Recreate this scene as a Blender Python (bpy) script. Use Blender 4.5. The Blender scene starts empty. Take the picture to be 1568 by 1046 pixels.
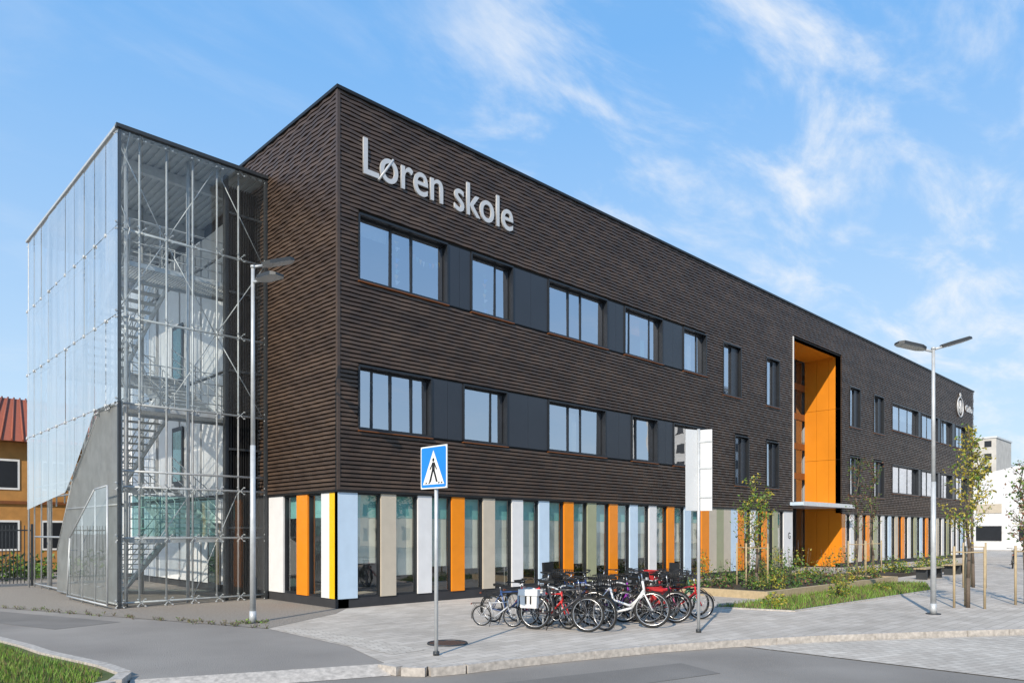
import bpy, math, random
from mathutils import Vector, Matrix
random.seed(7)
scene=bpy.context.scene
COL=scene.collection

# ---------------------------------------------------------------- materials
def nt(name):
    m=bpy.data.materials.new(name); m.use_nodes=True
    t=m.node_tree; b=t.nodes['Principled BSDF']
    return m,t,b
def L(t,a,b): t.links.new(a,b)
def mat(name,col,rough=0.6,metal=0.0,var=0.12,scale=3.0,bump=0.0,bscale=40,spec=0.5,col2=None,stretch=None):
    m,t,b=nt(name)
    tc=t.nodes.new('ShaderNodeTexCoord')
    n=t.nodes.new('ShaderNodeTexNoise'); n.inputs['Scale'].default_value=scale; n.inputs['Detail'].default_value=6
    if stretch:
        mp=t.nodes.new('ShaderNodeMapping'); mp.inputs['Scale'].default_value=stretch; L(t,tc.outputs['Object'],mp.inputs['Vector']); L(t,mp.outputs[0],n.inputs['Vector'])
    else: L(t,tc.outputs['Object'],n.inputs['Vector'])
    mx=t.nodes.new('ShaderNodeMix'); mx.data_type='RGBA'
    c2=col2 if col2 else tuple(min(1,c*(1+var)) for c in col)
    c1=col if col2 else tuple(c*(1-var) for c in col)
    mx.inputs[6].default_value=(*c1,1); mx.inputs[7].default_value=(*c2,1)
    mr=t.nodes.new('ShaderNodeMapRange'); mr.inputs[1].default_value=0.3; mr.inputs[2].default_value=0.7
    L(t,n.outputs['Fac'],mr.inputs[0]); L(t,mr.outputs[0],mx.inputs[0])
    L(t,mx.outputs[2],b.inputs['Base Color'])
    b.inputs['Roughness'].default_value=rough; b.inputs['Metallic'].default_value=metal
    b.inputs['Specular IOR Level'].default_value=spec
    if bump>0:
        n2=t.nodes.new('ShaderNodeTexNoise'); n2.inputs['Scale'].default_value=bscale; n2.inputs['Detail'].default_value=4
        L(t,tc.outputs['Object'],n2.inputs['Vector'])
        bp=t.nodes.new('ShaderNodeBump'); bp.inputs['Strength'].default_value=bump; bp.inputs['Distance'].default_value=0.02
        L(t,n2.outputs['Fac'],bp.inputs['Height']); L(t,bp.outputs['Normal'],b.inputs['Normal'])
    return m

def glassmat(name,tint=(0.9,0.95,0.95),base=0.1,k=0.8,p=3.0,rough=0.01,gcol=(1,1,1),milk=0.0):
    m=bpy.data.materials.new(name); m.use_nodes=True; t=m.node_tree; t.nodes.clear()
    o=t.nodes.new('ShaderNodeOutputMaterial'); tr=t.nodes.new('ShaderNodeBsdfTransparent'); gl=t.nodes.new('ShaderNodeBsdfGlossy')
    tr.inputs['Color'].default_value=(*tint,1); gl.inputs['Roughness'].default_value=rough; gl.inputs['Color'].default_value=(*gcol,1)
    lw=t.nodes.new('ShaderNodeLayerWeight'); lw.inputs['Blend'].default_value=0.5
    pw=t.nodes.new('ShaderNodeMath'); pw.operation='POWER'; pw.inputs[1].default_value=p
    ma=t.nodes.new('ShaderNodeMath'); ma.operation='MULTIPLY_ADD'; ma.inputs[1].default_value=k; ma.inputs[2].default_value=base; ma.use_clamp=True
    mx=t.nodes.new('ShaderNodeMixShader')
    L(t,lw.outputs['Facing'],pw.inputs[0]); L(t,pw.outputs[0],ma.inputs[0]); L(t,ma.outputs[0],mx.inputs[0])
    tc=t.nodes.new('ShaderNodeTexCoord')
    src=tr.outputs[0]
    if milk>0:
        # pale diffusing coat paints the bright sky reflection, uneven in vertical streaks
        df=t.nodes.new('ShaderNodeBsdfDiffuse'); df.inputs['Color'].default_value=(0.86,0.90,0.93,1)
        tl=t.nodes.new('ShaderNodeBsdfTranslucent'); tl.inputs['Color'].default_value=(0.90,0.92,0.93,1)
        dm=t.nodes.new('ShaderNodeMixShader'); dm.inputs[0].default_value=0.5; L(t,df.outputs[0],dm.inputs[1]); L(t,tl.outputs[0],dm.inputs[2])
        m2=t.nodes.new('ShaderNodeMixShader'); nn=t.nodes.new('ShaderNodeTexNoise'); nn.inputs['Scale'].default_value=0.7; nn.inputs['Detail'].default_value=4
        mpp=t.nodes.new('ShaderNodeMapping'); mpp.inputs['Scale'].default_value=(2,3,0.3); L(t,tc.outputs['Object'],mpp.inputs['Vector']); L(t,mpp.outputs[0],nn.inputs['Vector'])
        r=t.nodes.new('ShaderNodeMapRange'); r.inputs[1].default_value=0.3; r.inputs[2].default_value=0.7; r.inputs[3].default_value=milk*0.5; r.inputs[4].default_value=milk*1.5
        L(t,nn.outputs['Fac'],r.inputs[0]); L(t,r.outputs[0],m2.inputs[0]); L(t,tr.outputs[0],m2.inputs[1]); L(t,dm.outputs[0],m2.inputs[2]); src=m2.outputs[0]
    L(t,src,mx.inputs[1]); L(t,gl.outputs[0],mx.inputs[2]); L(t,mx.outputs[0],o.inputs['Surface'])
    n=t.nodes.new('ShaderNodeTexNoise'); n.inputs['Scale'].default_value=0.8
    bp=t.nodes.new('ShaderNodeBump'); bp.inputs['Strength'].default_value=0.06; bp.inputs['Distance'].default_value=0.05
    L(t,tc.outputs['Object'],n.inputs['Vector']); L(t,n.outputs['Fac'],bp.inputs['Height']); L(t,bp.outputs['Normal'],gl.inputs['Normal'])
    return m

M={}
M['wood']=mat('dark_timber_cladding',(0.056,0.036,0.026),0.42,0,scale=0.9,bump=0.2,bscale=25,col2=(0.100,0.066,0.046),stretch=(1,1,2))
M['wood_b']=mat('dark_timber_cladding_b',(0.046,0.030,0.022),0.45,0,scale=0.9,bump=0.2,bscale=25,col2=(0.082,0.054,0.038),stretch=(1,1,2))
M['woodback']=mat('cladding_backing',(0.008,0.006,0.005),0.8)
M['frame']=mat('anthracite_frame',(0.020,0.023,0.028),0.4,0.2)
M['gpanel']=mat('anthracite_panel',(0.030,0.035,0.045),0.35,0.1,var=0.08,scale=0.8)
M['white']=mat('white_panel',(0.72,0.72,0.72),0.18,0,var=0.04)
M['lblue']=mat('light_blue_panel',(0.52,0.65,0.78),0.18,0,var=0.04)
M['beige']=mat('beige_panel',(0.52,0.46,0.37),0.2,0,var=0.05)
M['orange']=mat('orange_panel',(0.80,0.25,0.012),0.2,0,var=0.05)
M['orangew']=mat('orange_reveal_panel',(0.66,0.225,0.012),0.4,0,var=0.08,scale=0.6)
M['yellow']=mat('yellow_panel',(0.85,0.50,0.01),0.2,0,var=0.04)
M['olive']=mat('olive_panel',(0.32,0.33,0.21),0.2,0,var=0.05)
M['teal']=mat('teal_blind',(0.22,0.50,0.48),0.7)
M['blind_and_reflection']=mat('light_blind_and_reflection',(0.74,0.70,0.60),0.8,scale=1.5,var=0.12)  # upstairs blinds; on the ground floor a painted reflection
M['interior']=mat('interior_wall',(0.33,0.35,0.38),0.8)
M['intfloor']=mat('interior_floor',(0.2,0.19,0.18),0.7)
M['plinth']=mat('dark_plinth',(0.03,0.03,0.033),0.7,bump=0.2)
M['cap']=mat('parapet_metal',(0.03,0.03,0.03),0.4,0.6)
M['letter']=mat('letter_aluminium',(0.52,0.53,0.54),0.4,0.1,var=0.03)
M['winglass']=glassmat('window_glass',(0.62,0.70,0.76),base=0.56,k=0.4,p=3,gcol=(0.88,0.92,1.0))
M['gfglass']=glassmat('ground_floor_glass',(0.88,0.93,0.92),base=0.14,k=0.7,p=3)
M['glass']=glassmat('facade_glass',(0.94,0.97,0.97),base=0.05,k=0.6,p=3,milk=0.03)
M['sideglass']=glassmat('side_facade_glass',(0.88,0.93,0.95),base=0.16,k=0.8,p=1.8,milk=0.52)
M['steel']=mat('galvanised_steel',(0.50,0.52,0.53),0.45,0.25,scale=8)
M['dsteel']=mat('dark_steel',(0.05,0.055,0.06),0.5,0.4)
M['lattice']=mat('steel_lattice',(0.38,0.39,0.38),0.5,0.3)
M['soffit']=mat('soffit_metal',(0.42,0.44,0.45),0.5,0.1)
M['wwall']=mat('white_stair_wall',(0.88,0.89,0.90),0.3,var=0.03)
M['wood2']=mat('recess_timber',(0.20,0.07,0.02),0.5,bump=0.1)
M['tealglass']=glassmat('railing_glass',(0.55,0.85,0.78),base=0.12,k=0.6,p=3)
M['roof']=mat('roof_felt',(0.05,0.05,0.05),0.9)
M['asphalt']=mat('asphalt',(0.205,0.187,0.167),0.9,scale=0.5,bump=0.6,bscale=60,col2=(0.29,0.267,0.24))
M['asphalt2']=mat('path_asphalt',(0.22,0.20,0.18),0.9,scale=0.4,bump=0.6,bscale=60,col2=(0.31,0.285,0.256))
M['asphalt3']=mat('asphalt_patch',(0.16,0.148,0.134),0.9,scale=0.8,bump=0.6,bscale=60,col2=(0.22,0.204,0.186))
M['kerb']=mat('granite_kerb',(0.43,0.395,0.355),0.8,scale=14,var=0.25,bump=0.2)
M['gravel']=mat('gravel',(0.27,0.24,0.205),0.95,scale=30,var=0.4,bump=0.8,bscale=60)
M['soil']=mat('soil',(0.05,0.038,0.025),0.95,bump=0.5)
M['turf']=mat('turf',(0.05,0.085,0.018),0.95,scale=2,bump=0.5,col2=(0.13,0.13,0.045))
M['grass']=mat('grass_blades',(0.09,0.20,0.02),0.6,scale=3,col2=(0.22,0.36,0.04))
M['drygrass']=mat('dry_grass',(0.20,0.15,0.07),0.8,scale=3)
M['leafg']=mat('leaf_green',(0.07,0.14,0.02),0.55,scale=2,col2=(0.14,0.25,0.03))
M['leafd']=mat('leaf_dark',(0.03,0.07,0.015),0.6,scale=2,var=0.3)
M['leafy']=mat('leaf_yellow',(0.24,0.25,0.03),0.55,scale=2,col2=(0.44,0.33,0.04))
M['leafr']=mat('leaf_reddish',(0.16,0.07,0.03),0.6,scale=2,var=0.3)
M['bark']=mat('bark',(0.13,0.10,0.075),0.9,scale=20,bump=0.5)
M['stake']=mat('timber_stake',(0.42,0.33,0.20),0.8,scale=10)
M['paintw']=mat('white_paint',(0.78,0.78,0.76),0.5,var=0.05)
M['signblue']=mat('sign_blue',(0.01,0.22,0.72),0.35,var=0.03)
M['black']=mat('black_matte',(0.012,0.012,0.012),0.5)
M['signgrey']=mat('sign_back_grey',(0.66,0.67,0.67),0.4,0.1,var=0.04)
M['rubber']=mat('rubber',(0.015,0.015,0.015),0.75)
M['chrome']=mat('bare_metal',(0.55,0.56,0.57),0.3,0.9)
M['ochre']=mat('ochre_render',(0.45,0.22,0.06),0.8,bump=0.2)
M['tile']=mat('red_tile',(0.33,0.09,0.045),0.8,scale=8,bump=0.4,bscale=10)
M['conc']=mat('pale_render',(0.52,0.50,0.46),0.8,scale=0.6)
M['tent']=mat('white_cladding',(0.66,0.67,0.68),0.6)
M['rust']=mat('rusty_iron',(0.20,0.10,0.06),0.8,0.2,scale=20)

def paver(name,bw,rh,c1,c2,rot=0):
    m,t,b=nt(name)
    tc=t.nodes.new('ShaderNodeTexCoord')
    mp=t.nodes.new('ShaderNodeMapping'); mp.inputs['Rotation'].default_value=(0,0,rot); L(t,tc.outputs['Object'],mp.inputs['Vector'])
    br=t.nodes.new('ShaderNodeTexBrick'); br.inputs['Scale'].default_value=1.0
    br.inputs['Brick Width'].default_value=bw; br.inputs['Row Height'].default_value=rh
    br.inputs['Mortar Size'].default_value=0.006; br.inputs['Mortar Smooth'].default_value=0.3
    br.inputs['Color1'].default_value=(*c1,1); br.inputs['Color2'].default_value=(*c2,1)
    br.inputs['Mortar'].default_value=(0.25,0.215,0.18,1)
    L(t,mp.outputs[0],br.inputs['Vector'])
    n=t.nodes.new('ShaderNodeTexNoise'); n.inputs['Scale'].default_value=0.45; n.inputs['Detail'].default_value=9; n.inputs['Roughness'].default_value=0.65
    L(t,tc.outputs['Object'],n.inputs['Vector'])
    mr=t.nodes.new('ShaderNodeMapRange'); mr.inputs[1].default_value=0.3; mr.inputs[2].default_value=0.7; mr.inputs[3].default_value=0.74; mr.inputs[4].default_value=1.10
    L(t,n.outputs['Fac'],mr.inputs[0])
    mu=t.nodes.new('ShaderNodeMix'); mu.data_type='RGBA'; mu.blend_type='MULTIPLY'; mu.inputs[0].default_value=1
    L(t,br.outputs['Color'],mu.inputs[6]); L(t,mr.outputs[0],mu.inputs[7]); L(t,mu.outputs[2],b.inputs['Base Color'])
    b.inputs['Roughness'].default_value=0.85
    bp=t.nodes.new('ShaderNodeBump'); bp.inputs['Strength'].default_value=0.35; bp.inputs['Distance'].default_value=0.01; bp.invert=True
    L(t,br.outputs['Fac'],bp.inputs['Height']); L(t,bp.outputs['Normal'],b.inputs['Normal'])
    return m
M['paver']=paver('concrete_pavers',0.42,0.21,(0.47,0.42,0.36),(0.58,0.525,0.46))
M['paver2']=paver('granite_setts',0.21,0.14,(0.48,0.43,0.37),(0.60,0.55,0.48),0.3)

# ---------------------------------------------------------------- mesh builder
class MB:
    def __init__(s): s.v=[];s.f=[];s.mi=[];s.mats=[];s.sm=[]
    def m(s,k):
        for i,q in enumerate(s.mats):
            if q is k or (isinstance(q,str) and isinstance(k,str) and q==k): return i
        s.mats.append(k); return len(s.mats)-1
    def face(s,pts,k,smooth=False):
        i=len(s.v); s.v+= [tuple(p) for p in pts]; s.f.append(tuple(range(i,i+len(pts)))); s.mi.append(s.m(k)); s.sm.append(smooth)
    def box(s,x0,x1,y0,y1,z0,z1,k,T=None):
        P=[(x0,y0,z0),(x1,y0,z0),(x1,y1,z0),(x0,y1,z0),(x0,y0,z1),(x1,y0,z1),(x1,y1,z1),(x0,y1,z1)]
        if T: P=[T(*p) for p in P]
        i=len(s.v); s.v+=P; k=s.m(k)
        for f in ((0,3,2,1),(4,5,6,7),(0,1,5,4),(1,2,6,5),(2,3,7,6),(3,0,4,7)):
            s.f.append(tuple(i+a for a in f)); s.mi.append(k); s.sm.append(False)
    def tube(s,a,b,r,r2=None,n=8,k='steel',caps=True):
        a=Vector(a);b=Vector(b); r2=r if r2 is None else r2
        d=(b-a)
        if d.length<1e-6: return
        d.normalize(); u=d.orthogonal().normalized(); w=d.cross(u)
        i=len(s.v); k=s.m(k)
        for c,rr in((a,r),(b,r2)):
            for j in range(n):
                t=2*math.pi*j/n; s.v.append(tuple(c+u*math.cos(t)*rr+w*math.sin(t)*rr))
        for j in range(n):
            j2=(j+1)%n; s.f.append((i+j,i+j2,i+n+j2,i+n+j)); s.mi.append(k); s.sm.append(True)
        if caps:
            s.f.append(tuple(i+j for j in reversed(range(n)))); s.mi.append(k); s.sm.append(False)
            s.f.append(tuple(i+n+j for j in range(n))); s.mi.append(k); s.sm.append(False)
    def path(s,pts,r,n=8,k='steel'):
        for a,b in zip(pts[:-1],pts[1:]): s.tube(a,b,r,n=n,k=k)
    def torus(s,c,R,r,nR=28,nr=6,k='rubber',a0=0,a1=2*math.pi,axis='y'):
        c=Vector(c); full=abs(a1-a0-2*math.pi)<1e-4; cnt=nR if full else nR+1
        i=len(s.v); k=s.m(k)
        for p in range(cnt):
            t=a0+(a1-a0)*p/nR
            for q in range(nr):
                w=2*math.pi*q/nr; rad=R+r*math.cos(w); off=r*math.sin(w)
                if axis=='y': s.v.append((c.x+rad*math.cos(t),c.y+off,c.z+rad*math.sin(t)))
                else: s.v.append((c.x+rad*math.cos(t),c.y+rad*math.sin(t),c.z+off))
        for p in range(nR):
            p2=(p+1)%cnt
            for q in range(nr):
                q2=(q+1)%nr
                s.f.append((i+p*nr+q,i+p2*nr+q,i+p2*nr+q2,i+p*nr+q2)); s.mi.append(k); s.sm.append(True)
    def obj(s,name,parent=None,loc=None,rot=None,scale=None):
        me=bpy.data.meshes.new(name); me.from_pydata(s.v,[],s.f)
        for k in s.mats: me.materials.append(M[k] if isinstance(k,str) else k)
        me.polygons.foreach_set('material_index',s.mi); me.polygons.foreach_set('use_smooth',s.sm); me.update()
        o=bpy.data.objects.new(name,me); COL.objects.link(o)
        if parent: o.parent=parent
        if loc: o.location=loc
        if rot: o.rotation_euler=rot
        if scale: o.scale=(scale,)*3
        return o
def empty(name,loc=(0,0,0)):
    e=bpy.data.objects.new(name,None); COL.objects.link(e); e.location=loc; e.empty_display_size=0.5; return e
def text(body,name,size_h,width,loc,rot,m,parent,extr=0.02,off=0.0):
    c=bpy.data.curves.new(name,'FONT'); c.body=body; c.size=1; c.extrude=extr; c.offset=off
    o=bpy.data.objects.new(name,c); COL.objects.link(o); c.materials.append(M[m])
    bpy.context.view_layer.update()
    w,hh=o.dimensions.x,o.dimensions.y
    o.scale=(width/w,size_h/hh,1); o.location=loc; o.rotation_euler=rot; o.parent=parent
    return o

# ---------------------------------------------------------------- ground
def sheet(name,pts,z,k,parent=None):
    b=MB(); b.face([(x,y,z) for x,y in pts],k); return b.obj(name,parent)
sheet('ground',[(-700,-700),(900,-700),(900,900),(-700,900)],-0.124,'asphalt')
KER=[(-3.48,-7.13),(-3.42,-7.5),(-3.2,-7.78),(-2.7,-7.95),(-1.7,-8.12),(-0.45,-8.45),(0.9,-8.85),(2.17,-9.35),(4.0,-10.25),(5.91,-11.4),(8.27,-12.95),(11,-15.5),(14,-20),(16,-30)]
pav=[(-2.95,-2.3),(-3.02,-5.4)]+KER+[(110,-30),(110,60),(0,60),(0,0.1),(-0.6,-0.9)]
b=MB(); b.face([(x,y,0) for x,y in pav],'paver'); b.obj('pavement')
pth=[(-2.0,60),(-2.0,-2.0),(-2.9,-2.3),(-3.0,-7.0),(-3.48,-7.13),(-6.52,-5.84),(-6.9,-6.1),(-9,-6.9),(-20,-9.5),(-60,-9.5),(-60,60)]
b=MB(); b.face([(x,y,-0.005) for x,y in pth],'asphalt2')
b.face([(-3.48,-7.13,-0.005),(-3.6,-7.45,-0.118),(-6.7,-6.2,-0.118),(-6.52,-5.84,-0.005)],'kerb')
b.obj('footpath')
sheet('tactile_paving',[(-2.9,-2.6),(-2.3,-2.7),(-2.35,-6.6),(-2.98,-6.6)],0.004,'paver2')
sheet('asphalt_repair',[(-3.9,-8.6),(0.2,-9.75),(-0.1,-10.6),(-4.2,-9.6)],-0.119,'asphalt3')
sheet('asphalt_repair',[(-6.0,0.5),(-4.7,0.9),(-6.2,5.4),(-7.4,5.0)],-0.001,'asphalt3')
def kerb(name,pts,w=0.14,z0=-0.12,z1=0.006,side=1,k='kerb'):
    b=MB()
    for (x0,y0),(x1,y1) in zip(pts[:-1],pts[1:]):
        d=Vector((x1-x0,y1-y0)); ln=d.length; d.normalize(); nrm=Vector((-d.y,d.x))*side*w
        n=max(1,int(round(ln/1.0)))
        for i in range(n):
            a=ln*i/n+0.006; c=ln*(i+1)/n-0.006
            p=Vector((x0,y0))+d*a; q=Vector((x0,y0))+d*c
            P=[p,q,q+nrm,p+nrm]
            lo=[(v.x,v.y,z0) for v in P]; hi=[(v.x,v.y,z1) for v in P]
            b.face(hi,k)
            for j in range(4):
                j2=(j+1)%4; b.face([lo[j],lo[j2],hi[j2],hi[j]],k)
    return b.obj(name)
kerb('kerb',KER,side=-1)
GR=[(-12,2.5),(-8.5,1.5),(-7.25,-0.3),(-7.02,-2.0),(-6.95,-3.0),(-6.63,-4.8),(-6.6,-5.6),(-6.85,-6.05),(-9,-6.85),(-14,-8.0)]
kerb('kerb',GR,side=1,z0=-0.1,z1=0.07,w=0.16)
sheet('lawn',[(x-0.02,y) for x,y in GR]+[(-40,-12),(-40,6)],0.04,'turf')
sheet('gravel_strip',[(-2.95,-2.3),(-5.97,6.2),(-8,14),(-8,22),(0.2,22),(0.2,-0.05),(-0.6,-0.9)],0.004,'gravel')
sheet('raised_crossing',[(2.4,-9.62),(4.0,-10.42),(5.91,-11.6),(8.27,-13.15),(9.3,-14.15),(9.3,-40),(2.4,-40)],-0.112,'paver2')
sheet('grass_verge',[(7.0,-6.3),(7.6,-8.1),(17,-8.4),(20.5,-7.2),(20,-6.25)],0.008,'turf')
kerb('kerb',[(6.9,-6.2),(7.5,-8.2),(17,-8.5),(20.6,-7.3)],side=1,z0=-0.05,z1=0.03,w=0.08)
b=MB(); 
b.tube((-1.64,-6.30,0.0),(-1.64,-6.30,0.008),0.34,n=32,k='rust'); b.torus((-1.64,-6.30,0.006),0.33,0.02,32,6,'dsteel',axis='z')
for i in range(-3,4):
    l=math.sqrt(0.29**2-(i*0.08)**2); b.box(-1.64-l,-1.64+l,-6.30+i*0.08-0.012,-6.30+i*0.08+0.012,0.006,0.013,'dsteel')
b.obj('manhole_cover')

# ---------------------------------------------------------------- school building
school=empty('school_building')
TR=lambda s,d,z:(s,-d,z)
TL=lambda s,d,z:(-d,s,z)
XE=56.4; ZT=12.93; ZB=2.95
UZ=(8.30,9.98); LZ=(4.52,6.13); NUZ=(7.75,9.95); NLZ=(3.95,6.10)
upw=[(0.56,3.45,[1.64,2.32]),(4.33,6.01,[5.41]),(7.59,10.59,[8.73,9.36]),(11.59,13.95,[12.06,13.31]),(15.38,17.07,[16.58])]
loww=[(0.56,2.88,[1.05,1.64,2.32]),(4.03,5.76,[5.23]),(7.59,10.5,[8.73,9.36]),(12.02,13.61,[12.49]),(14.70,17.07,[15.9])]
rw=[(38.48,43.31,[40.2,41.7]),(43.96,47.43,[45.6]),(48.16,50.78,[49.3]),(51.6,54.6,[53.2])]
openings=[(0.56,17.07,*UZ),(0.56,17.07,*LZ),(38.48,54.6,8.2,9.86),(38.48,54.6,4.31,6.05)]
nar=[(18.42,19.91,19.25,NUZ),(22.25,23.54,23.05,NUZ),(19.39,20.6,20.1,NLZ),(22.25,23.45,23.0,NLZ)]
for z in (NUZ,NLZ): nar+=[(31.92,33.41,32.8,z),(35.48,37.05,36.4,z)]
openings+=[(a,c,z[0],z[1]) for a,c,_,z in nar]
RX0,RX1,RZ=24.97,30.85,11.40
openings.append((RX0,RX1,0,RZ))
def wallgrid(b,s0,s1,z0,z1,ops,T,d0,d1,k):
    ss=sorted({s0,s1}|{max(s0,min(s1,o[0])) for o in ops}|{max(s0,min(s1,o[1])) for o in ops})
    for a,c in zip(ss[:-1],ss[1:]):
        mid=(a+c)/2
        zs=sorted([(max(z0,o[2]),min(z1,o[3])) for o in ops if o[0]<mid<o[1]])
        cur=z0
        for q0,q1 in zs:
            if q0>cur: b.box(a,c,d0,d1,cur,q0,k,T)
            cur=max(cur,q1)
        if cur<z1: b.box(a,c,d0,d1,cur,z1,k,T)
b=MB(); wallgrid(b,0.3,XE,ZB,ZT-0.1,openings,TR,-0.3,-0.02,'woodback')
wallgrid(b,0.0,5.6,ZB,ZT-0.1,[],TL,-0.3,-0.02,'woodback')
b.obj('wall',school)
# long thin horizontal battens, bowed slightly in and out (woven look)
def slats(b,s0,s1,z0,z1,ops,T,seg=0.62,pitch=0.108,hh=0.068):
    r=0; z=z0
    while z+hh<=z1:
        cuts=sorted([(o[0],o[1]) for o in ops if o[2]<z+hh+0.01 and o[3]>z-0.01])
        free=[];cur=s0
        for a,c in cuts:
            if a>cur: free.append((cur,a))
            cur=max(cur,c)
        if cur<s1: free.append((cur,s1))
        km=random.choice(['wood','wood_b']); left=random.uniform(1,4)
        for a,c in free:
            i=math.floor(a/seg*2); x=a
            while x<c-0.005:
                e=min((i+1)*seg/2,c)
                ph=(r//3)%2
                def dep(s): return 0.044+0.012*math.cos(math.pi*(2*s/seg+ph)) 
                d0,d1=dep(x),dep(e)
                P=[T(x,-0.02,z),T(e,-0.02,z),T(e,d1,z),T(x,d0,z),T(x,-0.02,z+hh),T(e,-0.02,z+hh),T(e,d1,z+hh),T(x,d0,z+hh)]
                n=len(b.v); b.v+=P; k=b.m(km)
                fs=[(0,3,2,1),(4,5,6,7),(2,3,7,6)]
                if x==a: fs.append((3,0,4,7))
                if e==c: fs.append((1,2,6,5))
                for f in fs: b.f.append(tuple(n+q for q in f)); b.mi.append(k); b.sm.append(False)
                left-=e-x
                if left<=0: km=random.choice(['wood','wood_b']); left=random.uniform(1.5,4.5)
                x=e;i+=1
        z+=pitch; r+=1
b=MB(); slats(b,0.0,XE,ZB+0.02,ZT-0.06,openings,TR); b.obj('timber_slats_front',school)
b=MB(); slats(b,-0.0,5.6,ZB+0.02,ZT-0.06,[],TL); slats(b,5.6,20,11.9,ZT-0.06,[],TL); b.obj('timber_slats_side',school)
b=MB()
b.box(-0.09,XE+0.05,-0.10,0.25,ZT-0.05,ZT+0.03,'cap'); b.box(-0.09,0.25,0.25,20.1,ZT-0.05,ZT+0.03,'cap')
b.box(XE-0.3,XE,0.3,20,0,ZT-0.1,'woodback'); b.box(0.3,XE-0.3,19.7,20,0,ZT-0.1,'woodback')
b.box(0.2,XE-0.2,0.25,19.9,ZT-0.5,ZT-0.3,'roof')
b.box(-0.06,0.02,-0.06,0.02,ZB,ZT-0.06,'wood_b')
b.box(-0.03,RX0,-0.07,0.02,ZB-0.045,ZB+0.012,'cap'); b.box(RX1,XE,-0.07,0.02,ZB-0.045,ZB+0.012,'cap'); b.box(-0.07,-0.032,-0.07,3.7,ZB-0.045,ZB+0.012,'cap')
b.obj('roof_and_parapet',school)
bw=MB(); bg=MB()
def window(s0,s1,z0,z1,mull,T=TR,rec=0.14,panel=None):
    f=0.05
    bw.box(s0,s1,-0.22,0.075,z0-0.03,z0+0.03,'frame',T); bw.box(s0,s1,-0.22,0.075,z1-0.03,z1+0.02,'frame',T)
    bw.box(s0-0.02,s0+0.03,-0.22,0.072,z0+0.03,z1-0.03,'frame',T); bw.box(s1-0.03,s1+0.02,-0.22,0.072,z0+0.03,z1-0.03,'frame',T)
    a,c,e,g=s0+0.03,s1-0.03,z0+0.03,z1-0.03
    bw.box(a,a+f,-rec-0.06,-rec+0.03,e,g,'frame',T); bw.box(c-f,c,-rec-0.06,-rec+0.03,e,g,'frame',T)
    bw.box(a+f,c-f,-rec-0.06,-rec+0.028,e,e+f,'frame',T); bw.box(a+f,c-f,-rec-0.06,-rec+0.028,g-f,g,'frame',T)
    for m in mull: bw.box(m-0.035,m+0.035,-rec-0.058,-rec+0.026,e+f,g-f,'frame',T)
    xs=[a+f]+list(mull)+[c-f]
    for p,q in zip(xs[:-1],xs[1:]):
        t=random.uniform(-0.005,0.005); t2=random.uniform(-0.012,0.012)
        bg.face([T(p,-rec,e+f),T(q,-rec+t,e+f),T(q,-rec+t+t2,g-f),T(p,-rec+t2,g-f)],'winglass')
    bw.box(s0-0.02,s1+0.02,0.0,0.11,z0-0.055,z0-0.033,'wood2',T)
def gpanel(s0,s1,z0,z1,T=TR):
    mid=(s0+s1)/2
    bw.box(s0+0.022,mid-0.004,-0.2,0.035,z0,z1,'gpanel',T); bw.box(mid+0.004,s1-0.022,-0.2,0.035,z0,z1,'gpanel',T)
    bw.box(s0+0.022,s1-0.022,-0.22,0.02,z0-0.02,z1+0.02,'frame',T)
for row,(z0,z1) in ((upw,UZ),(loww,LZ)):
    for i,(a,c,m) in enumerate(row):
        window(a,c,z0,z1,m)
        if i+1<len(row): gpanel(c,row[i+1][0],z0,z1)
for z0,z1 in ((8.2,9.86),(4.31,6.05)):
    for i,(a,c,m) in enumerate(rw):
        window(a,c,z0,z1,m)
        if i+1<len(rw): gpanel(c,rw[i+1][0],z0,z1)
for a,c,p,z in nar:
    window(a,c,z[0],z[1],[p]); bw.box(p+0.035,c-0.08,-0.137,-0.06,z[0]+0.08,z[1]-0.08,'gpanel',TR)
bi=MB()
for z in (3.3,7.0,10.75):
    bi.box(0.35,RX0-0.3,0.32,6,z-0.25,z,'intfloor'); bi.box(RX1+0.3,XE-0.4,0.32,6,z-0.25,z,'intfloor')
bi.box(0.35,XE-0.4,6,6.1,0,12.3,'interior')
for x in (6.7,14.6,24.5,31.2,37.8,47.8): bi.box(x,x+0.12,0.33,6,0,12.3,'interior')
fl=['orange','teal','yellow','paintw','leafg','signblue']
for i in range(9):
    x=2.42+i*0.11; z=9.5-0.12*math.sin(math.pi*i/8)
    bi.face([(x,0.20,z),(x+0.10,0.20,z),(x+0.05,0.20,z-0.16)],fl[i%6])
for i in range(8):
    z=9.7-i*0.15; bi.face([(1.8+0.05*(i%2),0.20,z),(1.96+0.05*(i%2),0.20,z),(1.88,0.20,z-0.14)],fl[(i+2)%6])
    bi.face([(4.98+0.06*(i%2),0.20,z-0.1),(5.14+0.06*(i%2),0.20,z-0.1),(5.06,0.20,z-0.24)],fl[(i+4)%6])
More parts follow.
